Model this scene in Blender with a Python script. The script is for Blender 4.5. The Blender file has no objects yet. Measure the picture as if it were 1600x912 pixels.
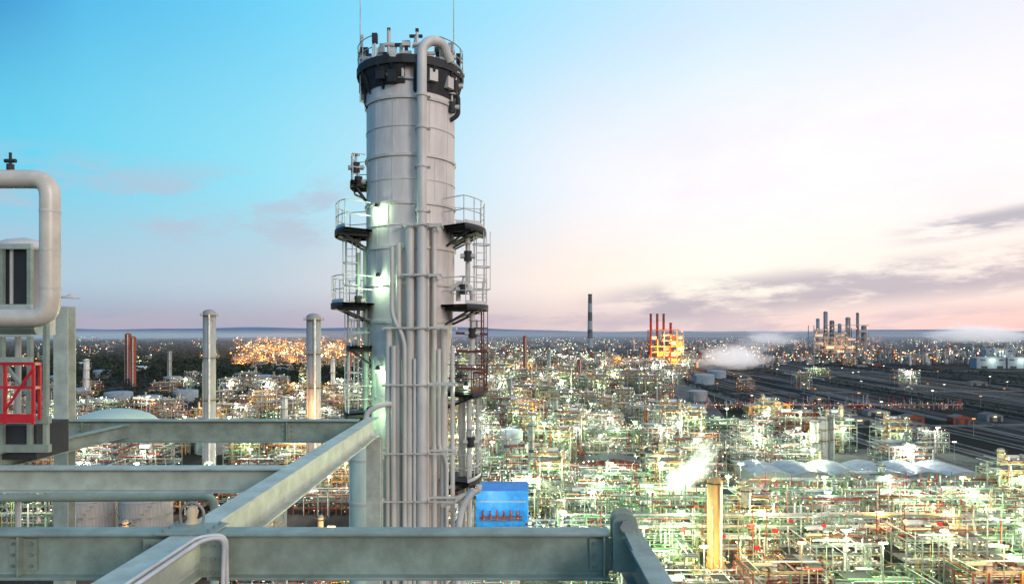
import bpy, math, random
from mathutils import Vector, Matrix
sc = bpy.context.scene
sc.view_settings.view_transform='Standard'; sc.view_settings.look='None'; sc.view_settings.exposure=0
H=75.0; F=1067.0
def P(px,py,d): return Vector(((px-800)/F*d, d, H-(py-515)/F*d))
def G(px,py):
    d=H*F/(py-515); return ((px-800)/F*d, d)
def srgb(r,g,b):
    f=lambda c:(c/255/12.92) if c/255<=0.04045 else ((c/255+0.055)/1.055)**2.4
    return (f(r),f(g),f(b),1)
# ---------------------------------------------------------------- materials
PAL={}
def mat(name,col,rough=.6,metal=0,var=.25,scale=2.0,bump=0,stretch=(1,1,1),dirt=None,dirt_amt=.5):
    m=bpy.data.materials.new(name); m.use_nodes=True; nt=m.node_tree; n=nt.nodes; l=nt.links
    b=n['Principled BSDF']; b.inputs['Roughness'].default_value=rough; b.inputs['Metallic'].default_value=metal
    tc=n.new('ShaderNodeTexCoord'); mp=n.new('ShaderNodeMapping'); mp.inputs['Scale'].default_value=stretch
    l.new(tc.outputs['Object'],mp.inputs['Vector'])
    nz=n.new('ShaderNodeTexNoise'); nz.inputs['Scale'].default_value=scale; nz.inputs['Detail'].default_value=6; nz.inputs['Roughness'].default_value=.65
    l.new(mp.outputs[0],nz.inputs['Vector'])
    r=n.new('ShaderNodeValToRGB'); e=r.color_ramp.elements
    e[0].position=.3; e[1].position=.7
    d=dirt if dirt else tuple(c*(1-var) for c in col)
    if dirt: d=tuple(col[i]*(1-dirt_amt)+dirt[i]*dirt_amt for i in range(3))
    e[0].color=(*d[:3],1); e[1].color=(*[min(1,c*(1+var*.4)) for c in col[:3]],1)
    l.new(nz.outputs['Fac'],r.inputs[0]); l.new(r.outputs[0],b.inputs['Base Color'])
    if bump:
        bp=n.new('ShaderNodeBump'); bp.inputs['Strength'].default_value=bump; bp.inputs['Distance'].default_value=.02
        l.new(nz.outputs['Fac'],bp.inputs['Height']); l.new(bp.outputs[0],b.inputs['Normal'])
    PAL[name]=m; return m
def emat(name,col,s):
    m=bpy.data.materials.new(name); m.use_nodes=True; b=m.node_tree.nodes['Principled BSDF']
    b.inputs['Base Color'].default_value=(*col,1)
    b.inputs['Emission Color'].default_value=(*col,1); b.inputs['Emission Strength'].default_value=s
    try: m.cycles.emission_sampling='NONE'
    except: pass
    PAL[name]=m
mat('galv',(.30,.32,.30),.5,.2,.5,.8)
mat('rust',(.32,.07,.035),.8,0,.5,.8)
mat('rustdark',(.15,.055,.04),.8,0,.4,2)
mat('red',(.62,.02,.03),.45,0,.3,3)
mat('white',(.66,.66,.62),.5,0,.4,.6)
mat('green',(.14,.28,.14),.6,0,.4,.8)
mat('yellow',(.55,.38,.10),.6,0,.4,.8)
mat('dark',(.03,.03,.032),.7,0,.4,1)
mat('concrete',(.24,.235,.22),.9,0,.4,.5)
mat('cream',(.58,.47,.30),.6,0,.3,.4,stretch=(1,1,.2))
mat('tan',(.55,.33,.14),.6,0,.3,.4,stretch=(1,1,.2))
mat('blue',(.02,.27,.72),.5,0,.35,.5)
mat('bluegrey',(.27,.32,.37),.6,0,.3,.3)
mat('roofwhite',(.55,.59,.63),.5,0,.25,.15)
mat('roofgrey',(.33,.36,.40),.5,0,.4,.25)
mat('roofdark',(.10,.105,.115),.7,0,.4,.25)
mat('shell',(.74,.67,.63),.5,0,.2,1.6,.2,(1,1,.22),(.40,.36,.33),.6)
mat('clad',(.64,.61,.56),.48,.03,.22,1.5,.12,(1,1,.3),(.34,.32,.29),.6)
mat('cladgreen',(.50,.60,.49),.45,.05,.25,1.5,.12,(1,1,.3))
mat('beam',(.31,.375,.315),.5,0,.2,3.0,.25,(1,1,1),(.13,.145,.11),.65)
mat('beamlight',(.50,.55,.47),.5,0,.2,3.0,.25,(1,1,1),(.24,.24,.19),.6)
mat('pipewarm',(.66,.61,.52),.38,.05,.2,2.5,.1,(1,1,1),(.36,.30,.23),.5)
mat('grate',(.045,.045,.05),.7,.2,.4,2)
mat('rail',(.62,.62,.60),.45,.1,.3,3)
mat('bark',(.05,.035,.025),.9)
mat('leaf',(.028,.042,.024),.9,0,.6,.02)
mat('corr',(.33,.33,.33),.6,.1,.35,1.2,0,(3,3,.2))
mat('hill',(.20,.235,.32),.95,0,.2,.002)  # pale blue of aerial haze put into the base colour
mat('ballast',(.075,.072,.072),.95,0,.6,.04)
mat('verge',(.018,.021,.016),.95,0,.6,.05)
mat('gravel',(.16,.155,.145),.95,0,.5,.05)
mat('railsteel',(.3,.29,.28),.4,.6,.3,.3)
mat('asphalt',(.045,.045,.048),.9,0,.3,.3)
mat('paint',(.6,.6,.58),.7,0,.3,.5)
mat('apron',(.095,.10,.088),.9,0,.7,.08)
emat('Lwhite',(1,.97,.8),7); emat('Lgreen',(.62,1,.5),4.5); emat('Lorange',(1,.33,.05),4.5); emat('Lyellow',(1,.8,.3),4.5); emat('Lred',(1,.09,.04),3)
# ---------------------------------------------------------------- mesh builder
class MB:
    def __init__(s): s.v=[];s.f=[];s.m=[];s.s=[]
    def add(s,vs,fs,m,sm=False):
        o=len(s.v); s.v.extend([tuple(v) for v in vs])
        for f in fs: s.f.append([i+o for i in f]); s.m.append(m); s.s.append(sm)
    def box(s,c,z,m='galv',rot=0):
        a,b,h=z[0]/2,z[1]/2,z[2]/2; cr,sr=math.cos(rot),math.sin(rot); vs=[]
        for x,y,w in((-a,-b,-h),(a,-b,-h),(a,b,-h),(-a,b,-h),(-a,-b,h),(a,-b,h),(a,b,h),(-a,b,h)):
            vs.append((c[0]+x*cr-y*sr,c[1]+x*sr+y*cr,c[2]+w))
        s.add(vs,[(3,2,1,0),(4,5,6,7),(0,1,5,4),(1,2,6,5),(2,3,7,6),(3,0,4,7)],m)
    def frame(s,p0,p1):
        p0=Vector(p0);p1=Vector(p1);t=(p1-p0).normalized()
        up=Vector((0,0,1)) if abs(t.z)<.95 else Vector((0,1,0))
        a=t.cross(up).normalized(); b=a.cross(t).normalized()
        return p0,p1,a,b
    def prof(s,p0,p1,pts,m='galv'):
        p0,p1,a,b=s.frame(p0,p1); n=len(pts)
        vs=[p0+a*x+b*y for x,y in pts]+[p1+a*x+b*y for x,y in pts]
        fs=[(i,(i+1)%n,n+(i+1)%n,n+i) for i in range(n)]
        fs+= [tuple(range(n-1,-1,-1)),tuple(range(n,2*n))]
        s.add(vs,fs,m)
    def bar(s,p0,p1,w,h=None,m='galv'):
        h=h or w; w/=2;h/=2
        s.prof(p0,p1,[(-w,-h),(w,-h),(w,h),(-w,h)],m)
    def ibeam(s,p0,p1,h,w,tf=.035,tw=.03,m='beam'):
        a=h/2;b=w/2;t=tw/2
        s.prof(p0,p1,[(-b,-a),(b,-a),(b,-a+tf),(t,-a+tf),(t,a-tf),(b,a-tf),(b,a),(-b,a),(-b,a-tf),(-t,a-tf),(-t,-a+tf),(-b,-a+tf)],m)
    def cyl(s,p0,p1,r0,r1=None,n=10,m='galv',caps=True):
        if r1 is None:r1=r0
        p0,p1,a,b=s.frame(p0,p1)
        c=[(math.cos(2*math.pi*i/n),math.sin(2*math.pi*i/n)) for i in range(n)]
        A=[p0+(a*x+b*y)*r0 for x,y in c];B=[p1+(a*x+b*y)*r1 for x,y in c]
        s.add(A+B,[(i,(i+1)%n,n+(i+1)%n,n+i) for i in range(n)],m,True)
        if caps:
            s.add(A,[tuple(range(n-1,-1,-1))],m); s.add(B,[tuple(range(n))],m)
    def tube(s,path,r,n=12,m='galv',bend=None):
        pts=[Vector(p) for p in path]; bend=bend or r*2.5; out=[pts[0]]
        for i in range(1,len(pts)-1):
            p=pts[i];d0=(pts[i-1]-p);d1=(pts[i+1]-p);k=min(bend,d0.length*.49,d1.length*.49)
            a=p+d0.normalized()*k;b=p+d1.normalized()*k
            for j in range(7):
                t=j/6; out.append(a*(1-t)**2+p*2*t*(1-t)+b*t*t)
        out.append(pts[-1])
        t=(out[1]-out[0]).normalized(); up=Vector((0,0,1)) if abs(t.z)<.9 else Vector((1,0,0))
        a=t.cross(up).normalized(); rings=[]
        for i,p in enumerate(out):
            if i<len(out)-1: tn=(out[i+1]-p)
            else: tn=(p-out[i-1])
            if 0<i<len(out)-1: tn=(out[i+1]-p).normalized()+(p-out[i-1]).normalized()
            tn.normalize(); a=(a-tn*a.dot(tn)).normalized(); b=tn.cross(a)
            rings+= [p+(a*math.cos(2*math.pi*k/n)+b*math.sin(2*math.pi*k/n))*r for k in range(n)]
        fs=[]
        for i in range(len(out)-1):
            for k in range(n): fs.append((i*n+k,i*n+(k+1)%n,(i+1)*n+(k+1)%n,(i+1)*n+k))
        s.add(rings,fs,m,True)
        s.add(rings[:n],[tuple(range(n-1,-1,-1))],m); s.add(rings[-n:],[tuple(range(n))],m)
    def lathe(s,c,prof,n=32,m='galv',a0=0,a1=None,smooth=True):
        full=a1 is None; k=n if full else n+1; vs=[]
        for r,z in prof:
            for i in range(k):
                an=(2*math.pi*i/n) if full else a0+(a1-a0)*i/n
                vs.append((c[0]+r*math.cos(an),c[1]+r*math.sin(an),c[2]+z))
        fs=[]
        for j in range(len(prof)-1):
            for i in range(n):
                i2=(i+1)%k; fs.append((j*k+i,j*k+i2,(j+1)*k+i2,(j+1)*k+i))
        s.add(vs,fs,m,smooth)
    def merge(s,o,off=(0,0,0),sc_=1,rot=0,zs=1):
        k=len(s.v); c,d=math.cos(rot)*sc_,math.sin(rot)*sc_
        s.v.extend([(x*c-y*d+off[0],x*d+y*c+off[1],z*sc_*zs+off[2]) for x,y,z in o.v])
        s.f.extend([[i+k for i in f] for f in o.f]); s.m.extend(o.m); s.s.extend(o.s)
    def mesh(s,name):
        me=bpy.data.meshes.new(name); me.from_pydata(s.v,[],s.f)
        used=sorted(set(s.m)); ix={u:i for i,u in enumerate(used)}
        for u in used: me.materials.append(PAL[u])
        me.polygons.foreach_set('material_index',[ix[x] for x in s.m]); me.polygons.foreach_set('use_smooth',s.s)
        me.update(); return me
    def build(s,name,parent=None,loc=None,bevel=0,**kw):
        if loc is not None and parent is None: s.v=[(x-loc[0],y-loc[1],z-loc[2]) for x,y,z in s.v]
        if parent is not None:
            L=parent_world(parent); s.v=[(x-L[0],y-L[1],z-L[2]) for x,y,z in s.v]
        o=bpy.data.objects.new(name,s.mesh(name)); sc.collection.objects.link(o)
        if loc is not None and parent is None: o.location=loc
        if parent is not None: o.parent=parent
        if bevel:
            b=o.modifiers.new('bevel','BEVEL'); b.width=bevel; b.segments=2; b.limit_method='ANGLE'
        for k,v in kw.items(): o[k]=v
        return o
def parent_world(p):
    L=Vector((0,0,0))
    while p is not None: L+=p.location; p=p.parent
    return L
def empty(name,loc,parent=None,**kw):
    o=bpy.data.objects.new(name,None); sc.collection.objects.link(o); o.empty_display_size=.5
    if parent is not None: o.parent=parent; o.location=Vector(loc)-parent_world(parent)
    else: o.location=loc
    for k,v in kw.items(): o[k]=v
    return o
def plight(loc,col,power,r=.4,name='lamp_light',parent=None):
    l=bpy.data.lights.new(name,'POINT'); l.color=col; l.energy=power; l.shadow_soft_size=r
    o=bpy.data.objects.new(name,l); sc.collection.objects.link(o)
    if parent is not None: o.parent=parent; o.location=Vector(loc)-parent_world(parent)
    else: o.location=loc
    return o
# ---------------------------------------------------------------- camera
cam=bpy.data.cameras.new('camera'); co=bpy.data.objects.new('camera',cam); sc.collection.objects.link(co)
cam.lens=24; cam.sensor_width=36; cam.shift_y=59/1600; cam.clip_end=60000; cam.clip_start=.1
co.location=(0,0,H); co.rotation_euler=(math.radians(90),0,0); sc.camera=co
# ---------------------------------------------------------------- world
w=bpy.data.worlds.new('World'); sc.world=w; w.use_nodes=True; nt=w.node_tree; N=nt.nodes; L=nt.links
bg=N['Background']
def ma(op,a,b=None,c=None,clamp=False):
    n=N.new('ShaderNodeMath'); n.operation=op; n.use_clamp=clamp
    for i,x in enumerate((a,b,c)):
        if x is None: continue
        if isinstance(x,(int,float)): n.inputs[i].default_value=x
        else: L.new(x,n.inputs[i])
    return n.outputs[0]
def sm(x,a,b):
    n=N.new('ShaderNodeMapRange'); n.interpolation_type='SMOOTHSTEP'; L.new(x,n.inputs[0])
    n.inputs[1].default_value=a;n.inputs[2].default_value=b; return n.outputs[0]
def mixc(f,a,b):
    n=N.new('ShaderNodeMix'); n.data_type='RGBA'
    if isinstance(f,(int,float)): n.inputs[0].default_value=f
    else: L.new(f,n.inputs[0])
    for i,x in ((6,a),(7,b)):
        if isinstance(x,tuple): n.inputs[i].default_value=x
        else: L.new(x,n.inputs[i])
    return n.outputs[2]
tc=N.new('ShaderNodeTexCoord'); sx=N.new('ShaderNodeSeparateXYZ'); L.new(tc.outputs['Generated'],sx.inputs[0])
X,Y,Z=sx.outputs
hl=ma('SQRT',ma('ADD',ma('MULTIPLY',X,X),ma('MULTIPLY',Y,Y))); hl=ma('MAXIMUM',hl,.001)
S=ma('DIVIDE',X,hl); E=ma('DIVIDE',Z,hl)
def ramp(pts):
    r=N.new('ShaderNodeValToRGB'); L.new(ma('MULTIPLY_ADD',S,.5,.5),r.inputs[0]); cr=r.color_ramp
    while len(cr.elements)<len(pts): cr.elements.new(.5)
    for e,(p,c) in zip(cr.elements,pts): e.position=p*.5+.5; e.color=srgb(*c)
    return r.outputs[0]
top=ramp([(-.62,(30,100,185)),(-.53,(76,178,228)),(-.3,(112,208,243)),(0,(160,222,248)),(.3,(202,230,248)),(.6,(226,232,246))])
mid=ramp([(-.62,(98,204,234)),(-.35,(146,220,240)),(-.1,(196,228,243)),(.1,(238,240,248)),(.3,(254,250,252)),(.6,(253,246,247))])
low=ramp([(-.62,(165,196,215)),(-.35,(186,202,216)),(-.1,(226,219,221)),(.1,(253,236,225)),(.3,(255,249,236)),(.6,(253,237,228))])
hor=ramp([(-.62,(150,160,182)),(-.35,(172,172,190)),(-.1,(198,184,194)),(.1,(226,204,202)),(.3,(240,216,212)),(.6,(243,202,198))])
c=mixc(sm(E,0.0,.07),hor,low); c=mixc(sm(E,.06,.22),c,mid); c=mixc(sm(E,.2,.5),c,top)
def noise(sxs,sys,det,seed,rough=.6,dist=0):
    cb=N.new('ShaderNodeCombineXYZ'); L.new(ma('MULTIPLY',S,sxs),cb.inputs[0]); L.new(ma('MULTIPLY',ma('SUBTRACT',E,ma('MULTIPLY',S,.05)),sys),cb.inputs[1]); L.new(ma('MULTIPLY',Y,.4),cb.inputs[2])
    ad=N.new('ShaderNodeVectorMath'); L.new(cb.outputs[0],ad.inputs[0]); ad.inputs[1].default_value=(seed,seed*2.1,seed*.7)
    n=N.new('ShaderNodeTexNoise'); n.inputs['Scale'].default_value=1; n.inputs['Detail'].default_value=det; n.inputs['Roughness'].default_value=rough; n.inputs['Distortion'].default_value=dist
    L.new(ad.outputs[0],n.inputs['Vector']); return n.outputs['Fac']
v=ma('MULTIPLY',sm(noise(3,6,6,3.3),.42,.72),sm(S,-.1,.35)); c=mixc(ma('MULTIPLY',v,.3),c,srgb(222,214,232))
v=ma('MULTIPLY',sm(noise(3.2,9,7,13.3,.65),.5,.7),sm(E,.12,.4)); v=ma('MULTIPLY',v,sm(S,.15,.5)); c=mixc(ma('MULTIPLY',v,.45),c,srgb(228,220,234))
v=ma('MULTIPLY',sm(noise(8,20,6,7.7),.46,.62),ma('MULTIPLY',sm(E,.09,.14),ma('SUBTRACT',1,sm(E,.18,.24)))); v=ma('MULTIPLY',v,ma('SUBTRACT',1,sm(S,-.25,-.1)))
c=mixc(ma('MULTIPLY',v,.62),c,srgb(182,188,206))
cen=ma('MULTIPLY_ADD',S,.09,.018); dd=ma('ABSOLUTE',ma('SUBTRACT',E,cen)); band=ma('SUBTRACT',1,sm(dd,.010,.040))
v=ma('MULTIPLY',ma('MULTIPLY',sm(noise(9,32,8,2.7,.62,.3),.36,.56),band),sm(S,.05,.24)); c=mixc(ma('MULTIPLY',v,.82),c,srgb(176,168,184))
dd=ma('ABSOLUTE',ma('SUBTRACT',E,ma('MULTIPLY_ADD',S,.14,.05))); band=ma('SUBTRACT',1,sm(dd,.004,.02))
v=ma('MULTIPLY',ma('MULTIPLY',sm(noise(8,44,7,5.1),.38,.52),band),sm(S,.46,.56)); c=mixc(ma('MULTIPLY',v,.8),c,srgb(165,163,180))
v=ma('MULTIPLY',sm(noise(8,40,7,9.1),.42,.6),ma('SUBTRACT',1,sm(E,.008,.045))); c=mixc(ma('MULTIPLY',v,.5),c,srgb(184,174,190))
c=mixc(sm(E,-.15,-.01),srgb(105,105,102),c)
sky=N.new('ShaderNodeTexSky'); sky.sky_type='NISHITA'; sky.sun_disc=False; sky.sun_elevation=math.radians(4); sky.sun_rotation=math.radians(62)
sk=N.new('ShaderNodeVectorMath'); sk.operation='SCALE'; L.new(sky.outputs[0],sk.inputs[0]); sk.inputs['Scale'].default_value=.008
cc=N.new('ShaderNodeVectorMath'); cc.operation='ADD'; L.new(c,cc.inputs[0]); L.new(sk.outputs[0],cc.inputs[1])
L.new(cc.outputs[0],bg.inputs['Color']); bg.inputs['Strength'].default_value=1.06
sl=bpy.data.lights.new('sun','SUN'); sl.energy=1.3; sl.angle=math.radians(18); sl.color=(1,.86,.77)
so=bpy.data.objects.new('sun',sl); sc.collection.objects.link(so)
az=math.radians(140); el=math.radians(16); dv=Vector((math.sin(az)*math.cos(el),math.cos(az)*math.cos(el),math.sin(el)))
so.rotation_euler=dv.to_track_quat('Z','Y').to_euler()
# ---------------------------------------------------------------- ground
def groundmat():
    m=bpy.data.materials.new('ground'); m.use_nodes=True; n=m.node_tree.nodes; l=m.node_tree.links; b=n['Principled BSDF']; b.inputs['Roughness'].default_value=1; b.inputs['Specular IOR Level'].default_value=.1
    tc=n.new('ShaderNodeTexCoord'); mp=n.new('ShaderNodeMapping'); mp.inputs['Scale'].default_value=(1,.15,1); l.new(tc.outputs['Object'],mp.inputs[0])
    a=n.new('ShaderNodeTexNoise'); a.inputs['Scale'].default_value=.035; a.inputs['Detail'].default_value=8; l.new(mp.outputs[0],a.inputs[0])
    r=n.new('ShaderNodeValToRGB'); e=r.color_ramp.elements; e[0].position=.38; e[0].color=(.012,.015,.012,1); e[1].position=.66; e[1].color=(.095,.085,.08,1)
    x=r.color_ramp.elements.new(.53); x.color=(.03,.031,.03,1)
    l.new(a.outputs['Fac'],r.inputs[0])
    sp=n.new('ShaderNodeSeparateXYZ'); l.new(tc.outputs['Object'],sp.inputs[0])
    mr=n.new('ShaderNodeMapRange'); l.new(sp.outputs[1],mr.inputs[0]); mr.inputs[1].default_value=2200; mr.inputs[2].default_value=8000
    mx=n.new('ShaderNodeMix'); mx.data_type='RGBA'; l.new(mr.outputs[0],mx.inputs[0]); l.new(r.outputs[0],mx.inputs[6]); mx.inputs[7].default_value=(.11,.12,.15,1)  # distance haze painted into the ground colour, paler and bluer far off
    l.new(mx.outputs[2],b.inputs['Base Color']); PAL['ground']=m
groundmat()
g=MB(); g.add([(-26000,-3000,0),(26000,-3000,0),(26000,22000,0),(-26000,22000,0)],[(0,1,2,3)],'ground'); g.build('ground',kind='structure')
g=MB(); g.add([(-30,30,.03),(270,30,.03),(270,430,.03),(150,430,.03),(300,1150,.03),(-60,1150,.03),(-60,100,.03)],[(0,1,2,3,4,5,6)],'apron'); g.build('pavement',kind='structure')
wm=bpy.data.materials.new('water'); wm.use_nodes=True; b=wm.node_tree.nodes['Principled BSDF']; b.inputs['Base Color'].default_value=(.06,.11,.17,1); b.inputs['Roughness'].default_value=.25; PAL['water']=wm
nz=wm.node_tree.nodes.new('ShaderNodeTexNoise'); nz.inputs['Scale'].default_value=1; bp=wm.node_tree.nodes.new('ShaderNodeBump'); bp.inputs['Strength'].default_value=.4
wm.node_tree.links.new(nz.outputs['Fac'],bp.inputs['Height']); wm.node_tree.links.new(bp.outputs[0],b.inputs['Normal'])
g=MB(); g.add([(-14000,6500,.6),(-3200,5600,.6),(-1900,7200,.6),(-4500,15000,.6),(-14000,17000,.6)],[(0,1,2,3,4)],'water'); g.build('water',kind='structure')
R=random.Random(4)
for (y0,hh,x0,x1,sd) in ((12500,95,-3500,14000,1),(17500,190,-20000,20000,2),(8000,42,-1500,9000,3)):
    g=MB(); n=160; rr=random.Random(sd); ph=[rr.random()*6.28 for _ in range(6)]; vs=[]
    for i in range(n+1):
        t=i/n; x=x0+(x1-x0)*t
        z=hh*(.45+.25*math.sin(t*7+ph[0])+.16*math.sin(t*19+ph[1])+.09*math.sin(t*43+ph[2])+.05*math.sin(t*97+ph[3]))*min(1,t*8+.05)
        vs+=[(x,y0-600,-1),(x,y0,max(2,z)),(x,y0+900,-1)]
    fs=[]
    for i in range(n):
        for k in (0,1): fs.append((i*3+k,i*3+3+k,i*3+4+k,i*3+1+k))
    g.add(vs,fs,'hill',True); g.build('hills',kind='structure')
# thin haze layer lying over the far plain
hm=bpy.data.materials.new('haze'); hm.use_nodes=True; n=hm.node_tree.nodes; n.remove(n['Principled BSDF'])
vsn=n.new('ShaderNodeVolumeScatter'); vsn.inputs['Color'].default_value=(.93,.95,1,1); vsn.inputs['Density'].default_value=.00011
hm.node_tree.links.new(vsn.outputs[0],[k for k in n if k.type=='OUTPUT_MATERIAL'][0].inputs['Volume']); PAL['haze']=hm
g=MB(); g.box((0,4600,34),(11000,6400,66),'haze'); g.build('haze',kind='structure')
# ---------------------------------------------------------------- generic refinery modules
LM={'w':['Lwhite']*5+['Lgreen']*3+['Lyellow']*2,'g':['Lgreen']*5+['Lwhite']*6+['Lyellow']+['Lorange']*2,'o':['Lorange']*6+['Lyellow']*2+['Lwhite']}
def unit(seed,W,Ln,lev,style,lamps,nl,ls=.5):
    r=random.Random(seed); fr=MB();pi=MB();ve=[];la=[]
    nx=max(2,round(W/4.5));ny=max(2,round(Ln/7)); dz=4.4; base=style[0]
    hts={}
    for i in range(nx+1):
        for j in range(ny+1):
            hts[i,j]=lev*dz if r.random()<.65 else max(1,(lev-1))*dz
            x=-W/2+W*i/nx;y=-Ln/2+Ln*j/ny
            fr.box((x,y,hts[i,j]/2),(.36,.36,hts[i,j]),base)
    for k in range(1,lev+1):
        z=k*dz
        for j in range(ny+1):
            if r.random()<.88: fr.box((0,-Ln/2+Ln*j/ny,z-.2),(W,.28,.4),r.choice(style))
        for i in range(nx+1):
            if r.random()<.8: fr.box((-W/2+W*i/nx,0,z-.22),(.28,Ln,.38),base)
        for i in range(nx):
            for j in range(ny):
                if r.random()<.35: fr.box((-W/2+W*(i+.5)/nx,-Ln/2+Ln*(j+.5)/ny,z+.05),(W/nx-.1,Ln/ny-.1,.1),r.choice(['grate','galv','grate']))
        for q in (.55,1.1): fr.box((0,-Ln/2-.2,z+q),(W,.09,.09),r.choice(['yellow','galv','rail']))
        for i in range(nx):
            if r.random()<.22: fr.bar((-W/2+W*i/nx,-Ln/2-.02,z-dz),(-W/2+W*(i+1)/nx,-Ln/2-.02,z),.2,.2,base)
        for q in range(r.randint(4,7)):
            y=r.uniform(-Ln/2,Ln/2); rr=r.choice([.12,.2,.3,.4]); zz=z+rr+.1+r.random()*.8; a=-W/2-1+r.random()*W*.5; b=W/2+1-r.random()*W*.4
            if b<a+2: b=a+3
            pi.cyl((a,y,zz),(b,y,zz),rr,n=6,m=r.choice(['white','galv','white','green','rust','white']),caps=False)
            if r.random()<.7: pi.cyl((b,y,zz),(b,y,zz+r.choice([-3,-2,2,3])),rr,n=6,m=r.choice(['white','galv','rust']),caps=False)
        for q in range(r.randint(2,4)):
            x=r.uniform(-W/2,W/2); pi.cyl((x,-Ln/2,z+1),(x,Ln/2,z+1),.2,n=6,m=r.choice(['white','galv','green']),caps=False)
        for q in range(r.randint(1,2)):
            x=r.uniform(-W/2+3,W/2-3);y=r.uniform(-Ln/2+1,Ln/2-1);rr=r.uniform(.6,1.3); v=MB()
            v.cyl((x-2.4,y,z+rr+.3),(x+2.4,y,z+rr+.3),rr,n=12,m=r.choice(['white','galv','shell','cream','rust'])); ve.append(v)
    for q in range(r.randint(12,18)):
        x=r.uniform(-W/2,W/2);y=r.choice([-Ln/2-.5,r.uniform(-Ln/2,Ln/2)])
        pi.cyl((x,y,0),(x,y,r.uniform(.4,1.2)*lev*dz),r.choice([.12,.2,.35]),n=6,m=r.choice(['white','galv','rust','yellow','white','green']))
    for q in range(r.randint(2,4)):
        x=r.uniform(-W/2+2,W/2-2);y=r.uniform(-Ln/2+2,Ln/2-2);rr=r.uniform(.6,1.4);h=lev*dz+r.uniform(-2,7); v=MB()
        v.cyl((x,y,0),(x,y,h),rr,n=12,m=r.choice(['white','galv','shell','cream'])); v.lathe((x,y,h),[(rr,0),(rr*.8,.5),(rr*.4,.8),(.01,.9)],12,'galv')
        for k in range(3):
            zz=h*(.45+.25*k); v.cyl((x,y,zz),(x,y,zz+.12),rr+.9,n=12,m='grate'); v.cyl((x,y,zz+1),(x,y,zz+1.08),rr+.9,n=12,m='yellow',caps=False)
        ve.append(v)
    for q in range(nl):
        k=r.randint(0,lev); x=r.uniform(-W/2,W/2); y=-Ln/2-.45 if r.random()<.55 else r.uniform(-Ln/2,Ln/2)
        la.append(((x,y,k*dz+2.3+r.random()),r.choice(LM[lamps]),ls*r.uniform(.6,1.4)))
    return fr,pi,ve,la
def lampmesh(la):
    m=MB()
    for p,mm,s in la:
        m.box((p[0],p[1],p[2]+s*.42),(s*1.1,s*1.1,s*.2),'galv')
        m.cyl((p[0],p[1],p[2]-s*.3),(p[0],p[1],p[2]+s*.3),s*.3,s*.5,8,mm)
    return m
def whole(u):
    m=MB()
    for q in [u[0],u[1]]+u[2]: m.merge(q)
    m.merge(lampmesh(u[3])); return m
specs=[(11,24,16,4,['galv','galv','green'],'g',34),(12,30,14,3,['green','galv','rust'],'g',34),(13,20,18,5,['galv','rust'],'w',28),
(14,26,14,3,['rust','galv'],'w',28),(15,18,14,6,['galv','yellow','green'],'g',32),(16,30,18,2,['green','galv'],'g',34),(17,22,16,4,['rust','yellow'],'o',24),(18,28,12,3,['yellow','rust','galv'],'o',24)]
units=[unit(*s) for s in specs]
umesh=[whole(u).mesh('process_unit') for u in units]
bigl=[whole(unit(*s[:6],int(s[6]*.65),ls=.75)) for s in specs]
umesh_far=[b.mesh('process_unit') for b in bigl]
R=random.Random(21)
spots=[]
def blocked(x,y):
    for (a,b,c_,d) in ((100,225,296,345),(25,95,340,370),(-158,-60,214,262),(-35,15,212,262),(40,75,200,222)):
        if a<x<b and c_<y<d: return True
    return False
y=345.0
while y<1500:
    pitch=27+max(0,(y-400))*.025; py=515+H*F/y
    x=-.85*y+R.random()*20
    while x<.62*y:
        px=800+x/y*F; ok=0;z='g'
        if px>735:
            lim = 1130 if y<430 else (1010+ max(0,(y-430))*.09)
            if y<370: lim=1030
            if px<lim: ok=.9
            elif px>1500 and y>1150: ok=.6
            elif y<420 and px<1700: ok=.75
            elif y<540 and px<1250: ok=.4
            else: ok=.02
            z=R.choice('gggggwo') if y<750 else R.choice('gwwo')
            if px>1350 and y>1150: z='w'
        elif px>560: ok=.5
        else:
            ok=.45 if y<700 else .12; z=R.choice('wwoog')
            if px>340 and 480<y<850: ok=.7; z=R.choice('wgwwo')
            if 370<px<570 and 1100<y<1500: ok=.9;z='o'
        if R.random()<ok and not blocked(x,y): spots.append((x+R.uniform(-3,3),y+R.uniform(-4,4),z))
        x+=pitch
    y+=pitch*.92
spots=[s for s in spots if abs(s[0])<.8*s[1]+20]
spots.sort(key=lambda s:s[1])
byz={'g':[0,1,4,5,3],'w':[2,3,0,4],'o':[6,7]}
lab={'g':'steel process unit with pipework lit by greenish lamps','w':'multi-level steel process unit with white lit lamps','o':'steel process unit glowing under orange lamps'}
near=[]
R2=random.Random(5)
for y in (197,212,232,258,284,312):
    x=-.8*y
    while x<.8*y:
        if not blocked(x,y):
            px=800+x/y*F
            if (px>850) or R2.random()<(.6 if px<600 else .8): near.append((x+R2.uniform(-3,3),y+R2.uniform(-2,2),'g' if px>700 and R2.random()<.75 else R2.choice('gow')))
        x+=26+R2.random()*6
farm=MB(); cnt=0; lightspots=[]
for (x,y,z) in spots:
    i=R.choice(byz[z]); rot=R.choice([0,0,math.pi]); s=R.uniform(.8,1.15)*(1 if y<700 else 1.1)
    if cnt<298-len(near):
        o=bpy.data.objects.new('process_unit',umesh[i] if y<620 else umesh_far[i]); sc.collection.objects.link(o)
        o.location=(x,y,0); o.rotation_euler=(0,0,rot); o.scale=(s,s,s*R.uniform(.65,1.0)); cnt+=1
        o['label']=lab[z]; o['category']='process unit'; o['group']='process units of the refinery'
        if cnt%2==0 or y<500: lightspots.append((x,y-11,z))
    else:
        farm.merge(bigl[i],(x,y,0),s*1.1,rot,R.uniform(.6,1.0))
        if cnt%3==0: lightspots.append((x,y-14,z))
        cnt+=1
R=R2
protos={}
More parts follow.
